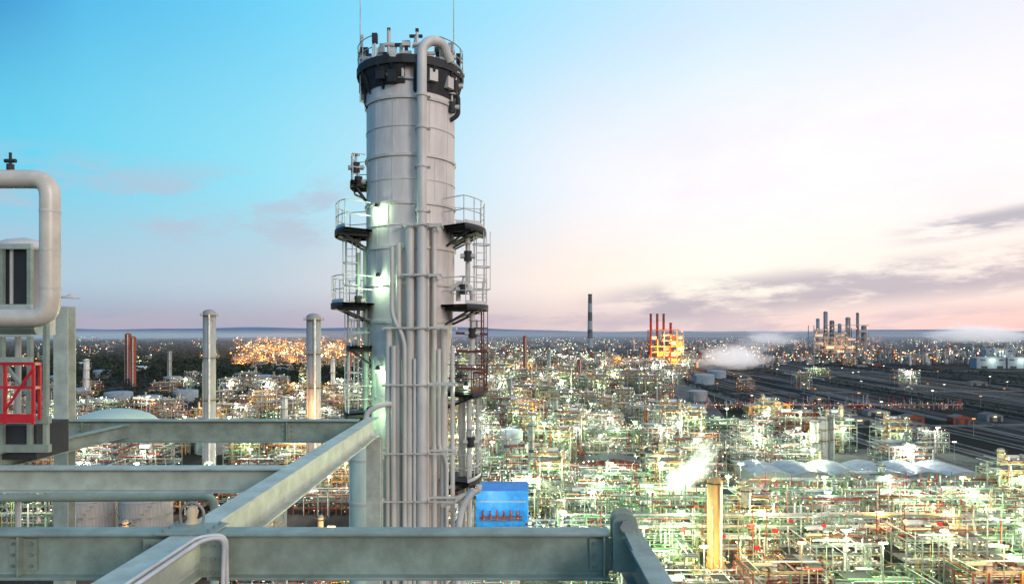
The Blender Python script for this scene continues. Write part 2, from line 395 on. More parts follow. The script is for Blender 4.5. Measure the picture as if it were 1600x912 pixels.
for k,(x,y,z) in enumerate(near):
    i=R.choice(byz[z])
    if i not in protos:
        fr,pi,ve,la=units[i]; protos[i]=(fr.mesh('steel_frame'),pi.mesh('pipework'),[v.mesh('process_vessel') for v in ve],[lampmesh([l]).mesh('lamp') for l in la])
    pr=protos[i]; e=empty('process_unit',(x,y,0),label=lab[z],category='process unit',group='process units of the refinery')
    sz=R.uniform(.7,1.0)*(.8 if x>90 else .85)
    if y>290 and x>90: sz*=.6
    if y<205: sz*=.6
    e.scale=(1,1,sz)
    for nm,me in [('steel_frame',pr[0]),('pipework',pr[1])]+[('process_vessel',q) for q in pr[2]]+[('lamp',q) for q in pr[3]]:
        o=bpy.data.objects.new(nm,me); sc.collection.objects.link(o); o.parent=e
    lightspots.append((x,y-10,z))
pk=[]
for sd in range(5):
    r=random.Random(sd+50); m=MB(); m.box((0,0,.25),(7,3.2,.3),'concrete')
    for q in range(2): m.cyl((-2.6+q*3.2,0,1.0),(-1+q*3.2,0,1.0),.55,n=12,m=r.choice(['green','rust','galv'])); m.cyl((-1+q*3.2,0,1.0),(-.4+q*3.2,0,1.0),.35,n=10,m='white'); m.cyl((-.4+q*3.2,0,1.0),(-.4+q*3.2,0,3.8+q),.16,n=8,m='white')
    for q in range(7):
        a=r.uniform(-3.4,3.4);h=r.uniform(1.5,5); m.cyl((a,r.uniform(-1.5,1.5),.3),(a,r.uniform(-1.5,1.5),h),r.choice([.08,.14,.2]),n=6,m=r.choice(['white','galv','rust','yellow','green']))
        m.cyl((a,r.uniform(-1.5,1.5),h),(a+r.uniform(-4,4),r.uniform(-1.5,1.5),h),.14,n=6,m=r.choice(['white','galv','rust','yellow']))
    for q in range(6): m.merge(lampmesh([((r.uniform(-3.4,3.4),-1.7,r.uniform(1.2,4.2)),r.choice(LM['g' if sd%3 else 'o']),r.uniform(.25,.5))]))
    pk.append(m.mesh('pump_skid'))
R=random.Random(66)
for q in range(290):
    y=R.uniform(196,345); px=R.uniform(560 if R.random()<.12 else 830,1640); x=(px-800)/F*y
    o=bpy.data.objects.new('pump_skid',R.choice(pk)); sc.collection.objects.link(o); o.location=(x,y,0); o.rotation_euler=(0,0,R.choice([0,.0,1.57]))
    o.scale=(1,1,R.uniform(.9,1.5)); o['label']='small pump skid with short pipes and lamps on paving'; o['category']='pump'; o['group']='pump skids between the process units'
R=random.Random(77)
def small(seed,col,lsz=1.0):
    r=random.Random(seed); m=MB()
    for q in range(7):
        x=r.uniform(-30,30);y=r.uniform(-15,15);h=r.uniform(6,24)
        if r.random()<.5: m.cyl((x,y,0),(x,y,h*1.2),r.uniform(1.5,3),n=8,m=r.choice(['white','galv','galv','rust']))
        else:
            wd=r.uniform(6,16)
            for a in (-1,1):
                for b in (-1,1): m.box((x+a*wd/2,y+b*4,h/2),(1,1,h),'galv')
            for k in range(1,4): m.box((x,y,h*k/3),(wd,9,.9),r.choice(['galv','rust','white']))
    for q in range(6 if lsz==1 else 14):
        x=r.uniform(-32,32);y=-17+r.random()*20;z=r.uniform(3,24); s=r.uniform(.5,1.6)*lsz
        m.cyl((x,y,z-s*.6),(x,y,z+s*.6),s*.6,s*.9,6,r.choice(LM[col]))
    return m
sml={'w':[small(i,'w') for i in range(3)],'o':[small(i+9,'o') for i in range(3)],'g':[small(i+20,'g') for i in range(3)],'O':[small(i+29,'o',1.5) for i in range(3)]}
for q in range(600):
    y=1450+R.random()**1.5*3600; x=R.uniform(-.8,.8)*y; px=800+x/y*F; py=515+H*F/y
    z='w'
    if 370<px<620 and py<568: z='O'
    elif 950<px<1100: z=R.choice('oow')
    elif 1150<px<1500: z=R.choice('owo')
    elif px>1500: z=R.choice('ggw')
    elif px<380: 
        z=R.choice('wwo')
        if R.random()<.82: continue
    farm.merge(R.choice(sml[z]),(x,y,0),R.uniform(.8,1.3),0,R.uniform(.6,1.1))
for q in range(60):
    y=R.uniform(1550,2700); px=R.uniform(388,620); farm.merge(R.choice(sml['O']),((px-800)/F*y,y,0),R.uniform(.7,1.1),0,R.uniform(.5,.9))
farm.build('distant_refinery',kind='stuff',label='far-off mass of refinery structures with many lit lamps',category='refinery')
mm={}
for z,em in (('g','Lgreen'),('w','Lwhite'),('o','Lorange')):
    m=MB(); m.cyl((0,0,0),(0,0,16),.22,.12,8,'galv'); m.bar((-1,0,16),(1,0,16),.15,.15,'galv')
    for a in(-.8,0,.8):
        m.box((a,0,16.45),(.7,.5,.12),'galv'); m.box((a,-.02,16.2),(.62,.45,.36),em)
    mm[z]=m.mesh('floodlight_mast')
cols={'g':(.80,1,.56),'w':(.95,1,.82),'o':(1,.45,.12)}
R=random.Random(9); lc=0
lightspots.sort(key=lambda s:s[1])
for (x,y,z) in lightspots[:290]:
    x+=R.uniform(-4,4)
    if lc<225:
        o=bpy.data.objects.new('floodlight_mast',mm[z]); sc.collection.objects.link(o);  o.location=(x,y,0)
        o['label']={'g':'tall floodlight mast with greenish lit lamps','w':'tall floodlight mast with white lit lamps','o':'tall floodlight mast with orange lit lamps'}[z]; o['category']='floodlight'; o['group']='floodlight masts among the process units'
    plight((x,y-1.2,16),cols[z],((15500 if x>0 else 10500) if y<350 else 13500 if y<900 else 20000)*R.uniform(.4,1.5),.6); lc+=1
for q in range(60):
    yy=380+q*20; xx=245+R.choice([0,85,190,300,260,400])+R.uniform(-8,8)
    z=R.choice('wwooo'); o=bpy.data.objects.new('floodlight_mast',mm[z]); sc.collection.objects.link(o); o.location=(xx,yy,0); o.scale=(1,1,R.uniform(.5,.9))
    o['label']='floodlight mast beside the railway tracks, lit'; o['category']='floodlight'; o['group']='floodlight masts along the yard'
# ---------------------------------------------------------------- pipe racks
def rack(x0,x1,y,lev,cols_,lm,seed):
    r=random.Random(seed); e=empty('pipe_rack',(x0,y,0),label='long multi-level pipe rack with coloured pipes and lamps',category='pipe rack',group='pipe racks across the plant')
    fr=MB(); n=int((x1-x0)/4.4); st=['green','galv','galv','green','rust']
    for i in range(n+1):
        x=x0+(x1-x0)*i/n; hh=lev*3.4+4-r.choice([0,0,3.4])
        for s_ in(-3,3): fr.box((x,y+s_,hh/2),(.28,.28,hh),r.choice(st))
        for k in range(lev): fr.box((x,y,4.5+k*3.4),(.25,6.4,.3),'galv')
        if r.random()<.3: fr.bar((x,y-3.1,1),(x+(x1-x0)/n,y-3.1,lev*3.4+3),.14,.14,'green')
    for k in range(lev):
        xx=x0
        while xx<x1:
            ln=r.uniform(8,28); 
            if r.random()<.7: fr.box((xx+ln/2,y-3.3,4.5+k*3.4),(ln,.2,.24),r.choice(st+['rust']))
            if r.random()<.5: fr.box((xx+ln/2,y-3.35,5.6+k*3.4),(ln*.6,.08,.08),'yellow')
            xx+=ln
    fr.build('steel_frame',e)
    pp=MB()
    for k in range(lev):
        for q in range(7):
            yy=y-2.7+q*.85; xx=x0+r.random()*20
            while xx<x1:
                rr=r.choice([.1,.14,.24]); ln=min(x1-xx+.5,r.uniform(6,36)); pp.cyl((xx,yy,4.75+k*3.4+rr),(xx+ln,yy,4.75+k*3.4+rr),rr,n=8,m=r.choice(cols_+['galv']))
                if r.random()<.7: pp.cyl((xx+ln,yy,.3),(xx+ln,yy,4.75+k*3.4+rr*2+r.random()*2.5),rr,n=8,m=r.choice(cols_+['galv']))
                xx+=ln+r.random()*10
    for q in range(int((x1-x0)/1.0)):
        x=r.uniform(x0,x1); z0=r.uniform(0,8); pp.cyl((x,y-3.6,z0),(x,y-3.6,z0+r.uniform(2,7)),r.choice([.08,.14,.22]),n=6,m=r.choice(cols_+['rust','white','white']))
    for q in range(int((x1-x0)/3)):
        x=r.uniform(x0,x1); z0=r.uniform(1,lev*3.4); s_=r.uniform(.5,1.2); pp.box((x,y-3.9,z0+s_/2),(s_*1.4,.8,s_),r.choice(['rust','white','dark','galv','red']))
    pp.build('pipework',e)
    la=[]
    for i in range(98): la.append(((r.uniform(x0,x1),y-3.9,r.choice(range(lev+1))*3.4+1.2+r.random()*2.6),r.choice(LM[lm]+['Lorange','Lred']),r.uniform(.28,.8)))
    for l in la: lampmesh([l]).build('lamp',e)
    xx=x0+10
    while xx<x1 and lev>2:
        plight((xx,y-9,r.uniform(5,13)),r.choice([cols['g'],cols['w'],cols['g'],(1,.8,.4)]),6200*r.uniform(.5,1.6),.5); xx+=26
for k,a in enumerate([(15,165,221,4,['green','white','white'],'g'),(30,210,245,4,['green','white','rust'],'g'),(10,215,271,3,['white','green','white'],'g'),(95,250,289,3,['rust','red','white'],'w'),(-10,100,322,3,['rust','white'],'g'),(35,160,390,2,['rust','rust','white'],'w'),(170,420,640,1,['red','rust','white'],'o'),(-230,-40,440,2,['white','galv'],'o')]):
    rack(*a,seed=k)
# ---------------------------------------------------------------- buildings
def shed(name,x,y,wd,dp,h,wall,roof,label,cat='warehouse',vault=0,ridge=2.0,door='dark',lit=True):
    e=empty(name,(x,y,0),label=label,category=cat)
    wl=MB(); n=10 if vault else 2; top_=[]
    for i in range(n+1):
        t=i/n; xx=wd/2-wd*t; zz=h+(math.sin(math.pi*t)*ridge if vault else (ridge if i==1 else 0)); top_.append((xx,zz))
    pr=[(-wd/2,0),(wd/2,0)]+top_
    k=len(pr); vs=[(x+a,y-dp/2,b) for a,b in pr]+[(x+a,y+dp/2,b) for a,b in pr]
    wl.add(vs,[tuple(range(k)),tuple(range(2*k-1,k-1,-1)),(1,k+1,k+2,2),(0,k-1,2*k-1,k)],wall)
    for i in range(int(wd/1.2)): wl.box((x-wd/2+.6+i*1.2,y-dp/2-.06,h/2),(.12,.12,h-.05),wall)
    wl.build('wall',e)
    rf=MB(); ro=[(a*1.03,b+.05) for a,b in top_]; k=len(ro)
    vs=[(x+a,y-dp/2-.5,b) for a,b in ro]+[(x+a,y+dp/2+.5,b) for a,b in ro]+[(x+a,y-dp/2-.5,b+.25) for a,b in ro]+[(x+a,y+dp/2+.5,b+.25) for a,b in ro]
    fs=[]
    for i in range(k-1): fs+=[(2*k+i,2*k+i+1,3*k+i+1,3*k+i),(i,k+i,k+i+1,i+1),(i,i+1,2*k+i+1,2*k+i),(k+i,3*k+i,3*k+i+1,k+i+1)]
    rf.add(vs,fs,roof)
    for i in range(int(dp/2.2)):
        yy=y-dp/2+1+i*2.2
        for j in range(k-1): rf.bar((x+ro[j][0],yy,ro[j][1]+.28),(x+ro[j+1][0],yy,ro[j+1][1]+.28),.14,.1,roof)
    rf.build('roof',e)
    for a in (-.25,.25):
        dr=MB(); dr.box((x+wd*a,y-dp/2-.15,min(h*.35,2.4)),(wd*.2,.1,min(h*.7,4.8)),door); dr.build('door',e)
    for i in range(3):
        wn=MB(); wn.box((x+wd*(-.3+.3*i),y-dp/2-.16,h*.82),(wd*.16,.1,h*.12),'Lyellow' if (i==1 and lit) else 'dark'); wn.build('window',e)
    return e
for i in range(6):
    shed('warehouse',118+i*17.5,322,17,28,9.0,'corr','roofgrey','grey vaulted-roof warehouse behind the pipe racks',vault=1,ridge=1.9)
shed('warehouse',52,356,26,14,7,'rust','roofdark','low rust-walled shed among process units')
shed('warehouse',78,360,14,12,6,'concrete','rust','small shed with rust-red roof among process units')
shed('warehouse',-98,400,34,26,8,'corr','roofwhite','pale grey warehouse with a low gable roof',door='corr')
shed('warehouse',-46,262,18,14,13,'concrete','galv','narrow concrete plant building with flat grey roof',lit=False,door='corr')
for (px,py,wd) in ((1185,645,22),(1210,641,24)):
    x,y=G(px,py); shed('warehouse',x,y,wd,14,6,'yellow','cream','orange-lit shed standing in the rail yard'); plight((x,y-16,8),(1,.42,.1),16000,.6)
for (px,py) in ((1560,560),(1590,575),(1545,575)):
    x,y=G(px,py); shed('warehouse',x,y,34*(y/900+.3),20,9+y/120,'bluegrey','roofgrey','pale industrial shed near the rail yard'); plight((x,y-20,14),(.8,1,.8),12000,1)
RS=random.Random(15)
for k in range(16):
    px=RS.uniform(1180,1600); py=RS.uniform(566,680); x,y=G(px,py)
    shed('warehouse',x,y,RS.uniform(10,24),RS.uniform(8,12),RS.uniform(3.5,6),RS.choice(['concrete','rust','corr']),'roofdark','low dark yard building beside the railway tracks',lit=k%3==0)
e=empty('blue_building',(0,225,0),label='bright blue clad process building with rusty pipe bands',category='building')
bx,by=(-3.2,228)
wl=MB(); wl.box((bx,by,11.2),(17,13,22.4),'blue')
for i in range(15): wl.box((bx-8.2+i*1.17,by-6.6,11.2),(.14,.18,22.3),'blue')
wl.build('wall',e)
q=MB(); q.box((bx,by,22.6),(17.4,13.4,.35),'blue'); q.build('roof',e)
q=MB(); q.box((bx,by-6.75,19.4),(15.6,.12,.35),'bluegrey'); q.build('cornice',e)
for zz in (14.6,13.6):
    q=MB(); q.cyl((bx-7.2,by-7.2,zz),(bx+6.5,by-7.2,zz),.25,n=10,m='rustdark')
    for k in range(6): q.cyl((bx-6.0+k*2.2,by-7.3,zz-.2),(bx-6.0+k*2.2,by-7.3,zz+2),.3,n=8,m='rust')
    q.build('pipe_band',e)
plight((bx-3,by-16,20),(1,.98,.9),3500,.4)
def column(px,pytop,pybase,wpx,m,label,plats=4,cone=False,d=None,platm='grate'):
    x,y=G(px,pybase) if d is None else ((px-800)/F*d,d)
    zt=H-(pytop-515)/F*y; r=wpx/2/F*y
    e=empty('distillation_column',(x,y,0),label=label,category='column',group='distillation columns of the refinery')
    b=MB(); b.lathe((x,y,0),[(r*1.15,0),(r*1.15,3),(r,3.2),(r,zt*.5),(r*(.85 if cone else 1),zt*.55),(r*(.85 if cone else 1),zt-r*.4),(r*.6,zt-r*.12),(.01,zt)],24,m); b.build('shell',e)
    for k in range(plats):
        zz=zt*(.98-.72*k/max(1,plats)) - r*.5
        p=MB(); p.cyl((x,y,zz),(x,y,zz+.15),r+1.3,n=20,m=platm)
        for q in (.55,1.1): p.lathe((x,y,zz),[(r+1.25,q),(r+1.25,q+.09)],20,'yellow')
        for a in range(10): p.box((x+(r+1.25)*math.cos(a*.628),y+(r+1.25)*math.sin(a*.628),zz+.6),(.1,.1,1.1),'yellow')
        p.build('platform',e)
    p=MB(); p.cyl((x+r*.5,y-r*1.1-.3,0),(x+r*.5,y-r*1.1-.3,zt*.97),max(.25,r*.16),n=8,m='white'); p.build('riser_pipe',e)
    p=MB(); p.cyl((x-r*.6,y-r-.3,0),(x-r*.6,y-r-.3,zt*.7),max(.2,r*.1),n=8,m='galv'); p.build('riser_pipe',e)
    return e
column(1117,745,885,23,'tan','tan insulated column lit warm at its base',1)
x,y=G(1117,885); plight((x-6,y-10,6),(1,.62,.22),13000); plight((x+7,y-9,22),(1,.65,.25),9000)
column(327,483,0,19,'corr','tall slim grey column rising over the plant',3,d=330)
column(490,489,0,22,'corr','thick grey column with top platform, lit orange below',4,d=300,cone=False)
plight(((490-800)/F*300+2,288,40),(1,.45,.15),16000)
for a in [(200,520,600,9,'rust'),(208,525,603,8,'rust'),(265,548,600,6,'galv'),(445,618,690,9,'white'),(820,524,600,6,'rust'),(858,545,600,6,'galv'),(797,590,650,8,'galv'),(905,560,600,6,'rust'),(868,620,700,9,'galv'),(1285,650,720,13,'shell'),(1272,655,722,11,'white'),(1297,648,718,11,'galv'),(1165,760,870,14,'galv'),(830,660,760,11,'galv'),(135,560,620,8,'white'),(545,540,600,8,'rust'),(520,560,640,7,'white'),(1010,640,690,7,'rust')]:
    column(*a,label={'rust':'slender rust-coloured column with ring platforms','galv':'slender grey steel column with ring platforms','white':'slender white column with ring platforms','shell':'slender silver column with ring platforms'}[a[4]],plats=3)
def chimney(px,ptop,pbase,wb,wt,label,bands=('concrete','concrete')):
    x,y=G(px,pbase); zt=H-(ptop-515)/F*y; rb=wb/2/F*y; rt=wt/2/F*y; n=7
    e=empty('chimney',(x,y,0),label=label,category='chimney')
    b=MB()
    for i in range(n):
        a=i/n;c_=(i+1)/n; b.cyl((x,y,zt*a),(x,y,zt*c_),rb+(rt-rb)*a,rb+(rt-rb)*c_,20,bands[i%2],caps=(i==n-1))
    b.build('shaft',e); c2=MB(); c2.lathe((x,y,zt),[(rt,-.5),(rt*1.2,-.3),(rt*1.2,1.2),(rt*.8,1.2),(rt*.8,-1)],20,'dark'); c2.build('rim',e)
chimney(922,460,556,9,6,'tall dark concrete chimney beyond the refinery',('roofdark','bluegrey'))
for px in (1017,1027,1037): chimney(px,491,572,4.5,3.6,'red painted chimney of the power station',('rust','red'))
chimney(1048,505,572,5,4,'short red chimney of the power station',('red','rust'))
def bighouse(px,pbase,ptop,wpx,dp,seed,label,em='Lorange',ml=('rust','yellow','galv')):
    r=random.Random(seed); x,y=G(px,pbase); wd=wpx/F*y; h=H-(ptop-515)/F*y
    e=empty('power_station',(x,y,0),label=label,category='power station')
    b=MB(); n=5; lv=7
    for i in range(n+1):
        hh=h*r.choice([1,.9,.75])
        for s_ in (-1,1): b.box((x-wd/2+wd*i/n,y+s_*dp/2,hh/2),(1.8,1.8,hh),ml[i%3])
    for k in range(1,lv+1):
        f_=1 if k<5 else r.uniform(.5,.9); b.box((x-wd*(1-f_)*r.choice([-.5,.5]),y-dp/2,h*k/lv),(wd*f_,1.2,1.6),r.choice(ml)); 
        if k<6: b.box((x,y,h*k/lv+.9),(wd*.96,dp*.96,.5),'grate')
    b.build('steel_frame',e)
    for i in range(n):
        for k in range(lv-1):
            if r.random()<.55: b=MB(); b.box((x-wd/2+wd*(i+.5)/n,y-dp*.3,h*(k+.5)/lv+.4),(wd/n*.7,dp*.3,h/lv*.6),r.choice(ml+('white','shell'))); b.build('boiler_housing',e)
    for q in range(26):
        m_=MB(); p=(x+r.uniform(-wd/2,wd/2),y-dp/2-2,r.uniform(2,h)); m_.cyl(p,(p[0],p[1],p[2]+1.6),1.2,.9,8,em); m_.build('lamp',e)
    return x,y,h,wd
x,y,h,wd=bighouse(1040,575,515,50,30,1,'power station boiler frame glowing orange under red chimneys')
for k in range(5): plight((x+wd*(-.5+.25*k),y-30,15+k%3*22),(1,.42,.12),75000,1.5)
for k,(px,tp,wp) in enumerate([(1278,497,5),(1290,486,6),(1300,500,7),(1312,505,5),(1325,495,7),(1340,488,4),(1350,508,8)]):
    column(px,tp,552,wp,['bluegrey','corr','concrete'][k%3],'grey far-off column of a cracking unit',2)
x,y,h,wd=bighouse(1310,552,508,85,40,3,'far-off cracking unit frame with orange lamps','Lorange',('bluegrey','concrete','galv'))
plight((x,y-50,20),(1,.5,.2),120000,2); plight((x-50,y-50,30),(1,.5,.2),90000,2)
for k,px in enumerate((395,420,445,470,495,520,545,570,595,620)): 
    x,y=G(px,(562,552,558,548)[k%4]); plight((x,y-15,30),(1,.42,.1),380000,2)
for px,py in ((390,642),(430,645),(515,640),(545,650)):
    x,y=G(px,py); plight((x,y,14),(1,.45,.12),26000,1)
def tank(x,y,r,h,m,label,dome=0):
    e=empty('storage_tank',(x,y,0),label=label,category='storage tank',group='storage tanks of the refinery')
    b=MB(); b.lathe((x,y,0),[(r,0),(r,h)],40,m); b.lathe((x,y,0),[(r+.15,h*.66),(r+.15,h*.7)],40,'galv'); b.build('shell',e)
    b=MB(); hd=dome or r*.12; b.lathe((x,y,h),[(r+.2,0)]+[(r*math.cos(a*math.pi/16),hd*math.sin(a*math.pi/16)+.1) for a in range(1,8)]+[(.01,hd+.1)],40,m); b.build('roof',e)
    b=MB()
    for k in range(14):
        a=-2.4+k*.12; b.box((x+(r+.5)*math.cos(a),y+(r+.5)*math.sin(a),h*(k+1)/14),(.9,.9,.12),'galv',a)
    b.build('stairway',e)
x,y=G(180,700); tank(x,y,27,11,'cladgreen','broad pale domed storage tank beneath the girders',dome=14)
for px,r_ in ((140,8.5),(228,8.5),(420,6)): tank((px-800)/F*238,238,r_,16.5,'corr','tall grey corrugated silo tank below the girders',dome=1.5)
R=random.Random(31)
for px,py,r_ in ((150,640,13),(185,632,13),(120,625,12),(235,640,10),(290,628,12),(365,610,14),(410,600,14),(270,600,12),(160,590,13),(220,585,14),(330,585,12),(440,585,12),(130,575,14),(95,600,14),(700,640,10),(785,700,13),(1100,600,14),(1120,590,14),(1090,625,10),(1085,650,10),(340,705,13)):
    x,y=G(px,py); tank(x,y,r_,R.uniform(9,13),R.choice(['roofwhite','bluegrey','white','corr']),'pale cylindrical storage tank with a low conical roof')
R=random.Random(8); wmz=MB()
def clump(x,y,h,n=13):
    wmz.box((x,y,h*.2),(.5,.5,h*.4),'bark')
    for q in range(n):
        a=R.random()*6.28; rr=h*.45*math.sqrt(R.random()); z=h*(.3+.7*R.random()); k=1-abs(z/h-.6); cx,cy=x+rr*math.cos(a)*k*1.4,y+rr*math.sin(a)*k*1.4; s=h*.22
        v=[(cx+R.uniform(-s,s),cy+R.uniform(-s,s),z+R.uniform(-s,s)) for _ in range(4)]
        wmz.add(v,[(0,1,2),(0,2,3),(0,1,3)],'leaf')
for q in range(7000):
    y=1050+R.random()**1.3*3000; px=R.uniform(-20,600) if R.random()<.74 else R.uniform(750,1650); x=(px-800)/F*y
    if 380<px<625 and 1350<y<2800: continue
    if px<600 or y>2300: clump(x,y,R.uniform(8,16)*(1 if px<600 else .7))
for q in range(900):
    y=560+R.random()*600; px=R.uniform(60,560); clump((px-800)/F*y,y,R.uniform(5,10))
for q in range(1900):
    y=430+R.random()*1300; x=R.choice([243,430,445,460,660,690,720,760,800])+R.uniform(-9,9); clump(x,y,R.uniform(2,5),8)
wmz.build('woodland',kind='stuff',label='dark trees and scrub around and beyond the refinery',category='woodland')
# rail yard
t=MB(); t.box((0,0,.14),(4.4,1330,.2),'ballast')
for s_ in(-.75,.75): t.box((s_,0,.36),(.18,1330,.24),'railsteel')
for s_ in range(0,330,2): t.box((0,-663+s_*4.0,.25),(2.5,.35,.08),'concrete')
tm=t.mesh('railway_track'); TR=random.Random(3); trs=[]
tx=[262+k*13+(22 if k>5 else 0)+(40 if k>8 else 0) for k in range(12)]+[480+k*14+TR.uniform(-3,3) for k in range(13)]
for k,x in enumerate(tx):
    o=bpy.data.objects.new('railway_track',tm); sc.collection.objects.link(o); o.location=(x,1040+(180 if k>11 else 0),0); o.rotation_euler=(0,0,TR.uniform(-.012,.012) if k%3 else TR.uniform(-.035,.0)); trs.append(o)
    o['label']='straight railway track on dark ballast across the yard'; o['category']='railway track'; o['group']='railway tracks in the yard'
for k in range(22):
    x=TR.uniform(240,900); y0=TR.uniform(420,900); ln=TR.uniform(200,900); a=TR.uniform(-.08,.05); r=MB(); wdt=TR.uniform(1.5,5); z=.05+k*.004
    r.bar((x,y0,z),(x+ln*math.sin(a),y0+ln,z),wdt,.02,TR.choice(['gravel','gravel','verge','ballast'])); r.build('path',kind='structure')
for k in range(9):
    x=[250,341,425,440,470,655,700,760,840][k]; r=MB(); y0=TR.uniform(380,650); y1=TR.uniform(1200,1900); w_=TR.uniform(3,7); h_=TR.uniform(1.5,3.5)
    r.prof((x,y0,0),(x+TR.uniform(-20,40),y1,0),[(-w_,0),(w_,0),(w_*.3,h_),(-w_*.4,h_)],'verge'); r.build('embankment',kind='structure')
for (xa,ya,xb,yb,wd) in ((235,360,235,1700,9),(350,360,420,1900,8),(520,500,620,1900,10),(170,520,700,560,8),(200,800,900,860,9),(240,1180,1400,1300,12),(-500,470,180,470,8),(150,450,235,1250,7)):
    r=MB(); r.bar((xa,ya,.16+(.01 if xa==xb else 0)+wd*.002),(xb,yb,.16+(.01 if xa==xb else 0)+wd*.002),wd,.04,'asphalt'); r.build('road',kind='structure')
    r=MB(); v=Vector((xb-xa,yb-ya,0)).normalized(); nn=Vector((-v.y,v.x,0))
    for s_ in (-1,1):
        o=nn*s_*(wd/2-.3); r.bar((xa+o.x,ya+o.y,.21+wd*.002),(xb+o.x,yb+o.y,.21+wd*.002),.3,.03,'paint')
        o=nn*s_*(wd/2+.2); r.bar((xa+o.x,ya+o.y,.19),(xb+o.x,yb+o.y,.19),.3,.16,'concrete')
    r.build('road_marking',kind='structure')
fw=MB(); fw.box((0,0,2.6),(2.8,13,2.6),'roofdark'); fw.box((0,0,1.1),(2.4,13.4,.3),'dark')
for a in(-4.5,-3,3,4.5):
    for s_ in(-.8,.8): fw.cyl((s_-.07,a,.9),(s_+.07,a,.9),.45,n=12,m='dark')
for a in range(7): 
    for s_ in(-1.44,1.44): fw.box((s_,-6+a*2,2.6),(.1,.15,2.6),'dark')
fm1=fw.mesh('freight_wagon')
fw2=MB(); fw2.cyl((0,-6,2.6),(0,6,2.6),1.4,n=16,m='roofgrey'); fw2.box((0,0,1.1),(2.4,13.4,.3),'dark'); fw2.cyl((0,0,3.8),(0,0,4.4),.4,n=8,m='dark')
for a in(-4.5,-3,3,4.5):
    for s_ in(-.8,.8): fw2.cyl((s_-.07,a,.9),(s_+.07,a,.9),.45,n=12,m='dark')
fm2=fw2.mesh('freight_wagon')
R=random.Random(2)
for k,y0,n,tk in ((1,620,8,0),(5,650,9,0),(7,900,12,0),(10,1000,10,1),(14,900,12,0)):
    x=tx[k]; a=trs[k].rotation_euler[2]; yc=trs[k].location[1]
    for i in range(n):
        yy=y0+i*14.6; o=bpy.data.objects.new('freight_wagon',fm2 if tk else fm1); sc.collection.objects.link(o); o.location=(x-(yy-yc)*math.sin(a),yy,.03); o.rotation_euler=(0,0,a)
        o['label']='grey tank wagon on a railway track' if tk else 'dark box wagon on a railway track'; o['category']='freight wagon'; o['group']='freight wagons parked in the yard'
ct=empty('cooling_tower',(395,1290,0),label='low row of cooling cells giving off steam',category='cooling tower')
b=MB(); b.box((395,1290,7),(90,18,14),'corr'); b.build('wall',ct)
for i in range(6):
    b=MB(); b.lathe((357+i*15,1290,14),[(5,0),(4.3,2),(5,4.5),(4.6,4.5),(4,2),(4.6,.2)],20,'galv'); b.build('fan_stack',ct)
def steam(name,loc,size,rot,dens,seed,label,sc_=2.2,thr=.36,em=.42):
    m=bpy.data.materials.new('steam'); m.use_nodes=True; n=m.node_tree.nodes; l=m.node_tree.links
    n.remove(n['Principled BSDF']); pv=n.new('ShaderNodeVolumePrincipled'); pv.inputs['Color'].default_value=(1,1,1,1); pv.inputs['Anisotropy'].default_value=0
    out=[k for k in n if k.type=='OUTPUT_MATERIAL'][0]; l.new(pv.outputs[0],out.inputs['Volume'])
    tc=n.new('ShaderNodeTexCoord'); nz=n.new('ShaderNodeTexNoise'); nz.noise_dimensions='4D'; nz.inputs['W'].default_value=seed; nz.inputs['Scale'].default_value=sc_; nz.inputs['Detail'].default_value=5; nz.inputs['Roughness'].default_value=.6; nz.inputs['Distortion'].default_value=.6
    l.new(tc.outputs['Object'],nz.inputs['Vector'])
    ln=n.new('ShaderNodeVectorMath'); ln.operation='LENGTH'; l.new(tc.outputs['Object'],ln.inputs[0])
    a=n.new('ShaderNodeMapRange'); l.new(ln.outputs['Value'],a.inputs[0]); a.inputs[1].default_value=.0;a.inputs[2].default_value=1;a.inputs[3].default_value=.22;a.inputs[4].default_value=-.42
    s=n.new('ShaderNodeMath'); s.operation='ADD'; l.new(nz.outputs['Fac'],s.inputs[0]); l.new(a.outputs[0],s.inputs[1])
    r=n.new('ShaderNodeMapRange'); l.new(s.outputs[0],r.inputs[0]); r.inputs[1].default_value=thr;r.inputs[2].default_value=thr+.4;r.inputs[3].default_value=0;r.inputs[4].default_value=dens
    l.new(r.outputs[0],pv.inputs['Density'])
    e_=n.new('ShaderNodeMath'); e_.operation='MULTIPLY'; l.new(r.outputs[0],e_.inputs[0]); e_.inputs[1].default_value=em; l.new(e_.outputs[0],pv.inputs['Emission Strength'])  # glow added to the steam in place of multiply scattered light
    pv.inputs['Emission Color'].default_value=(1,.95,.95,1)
    PAL['st']=m; b=MB(); b.lathe((0,0,0),[(math.sin(math.pi*i/12)+.001,-math.cos(math.pi*i/12)) for i in range(13)],24,'st')
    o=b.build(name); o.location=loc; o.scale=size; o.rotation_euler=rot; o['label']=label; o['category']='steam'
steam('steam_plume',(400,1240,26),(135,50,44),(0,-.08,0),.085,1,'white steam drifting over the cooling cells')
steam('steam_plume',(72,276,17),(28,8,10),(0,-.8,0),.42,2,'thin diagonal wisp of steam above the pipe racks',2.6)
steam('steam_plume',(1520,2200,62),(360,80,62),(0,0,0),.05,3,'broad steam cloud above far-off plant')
steam('steam_plume',(720,1900,50),(160,60,42),(0,0,0),.03,4,'soft steam bank above far-off plant')
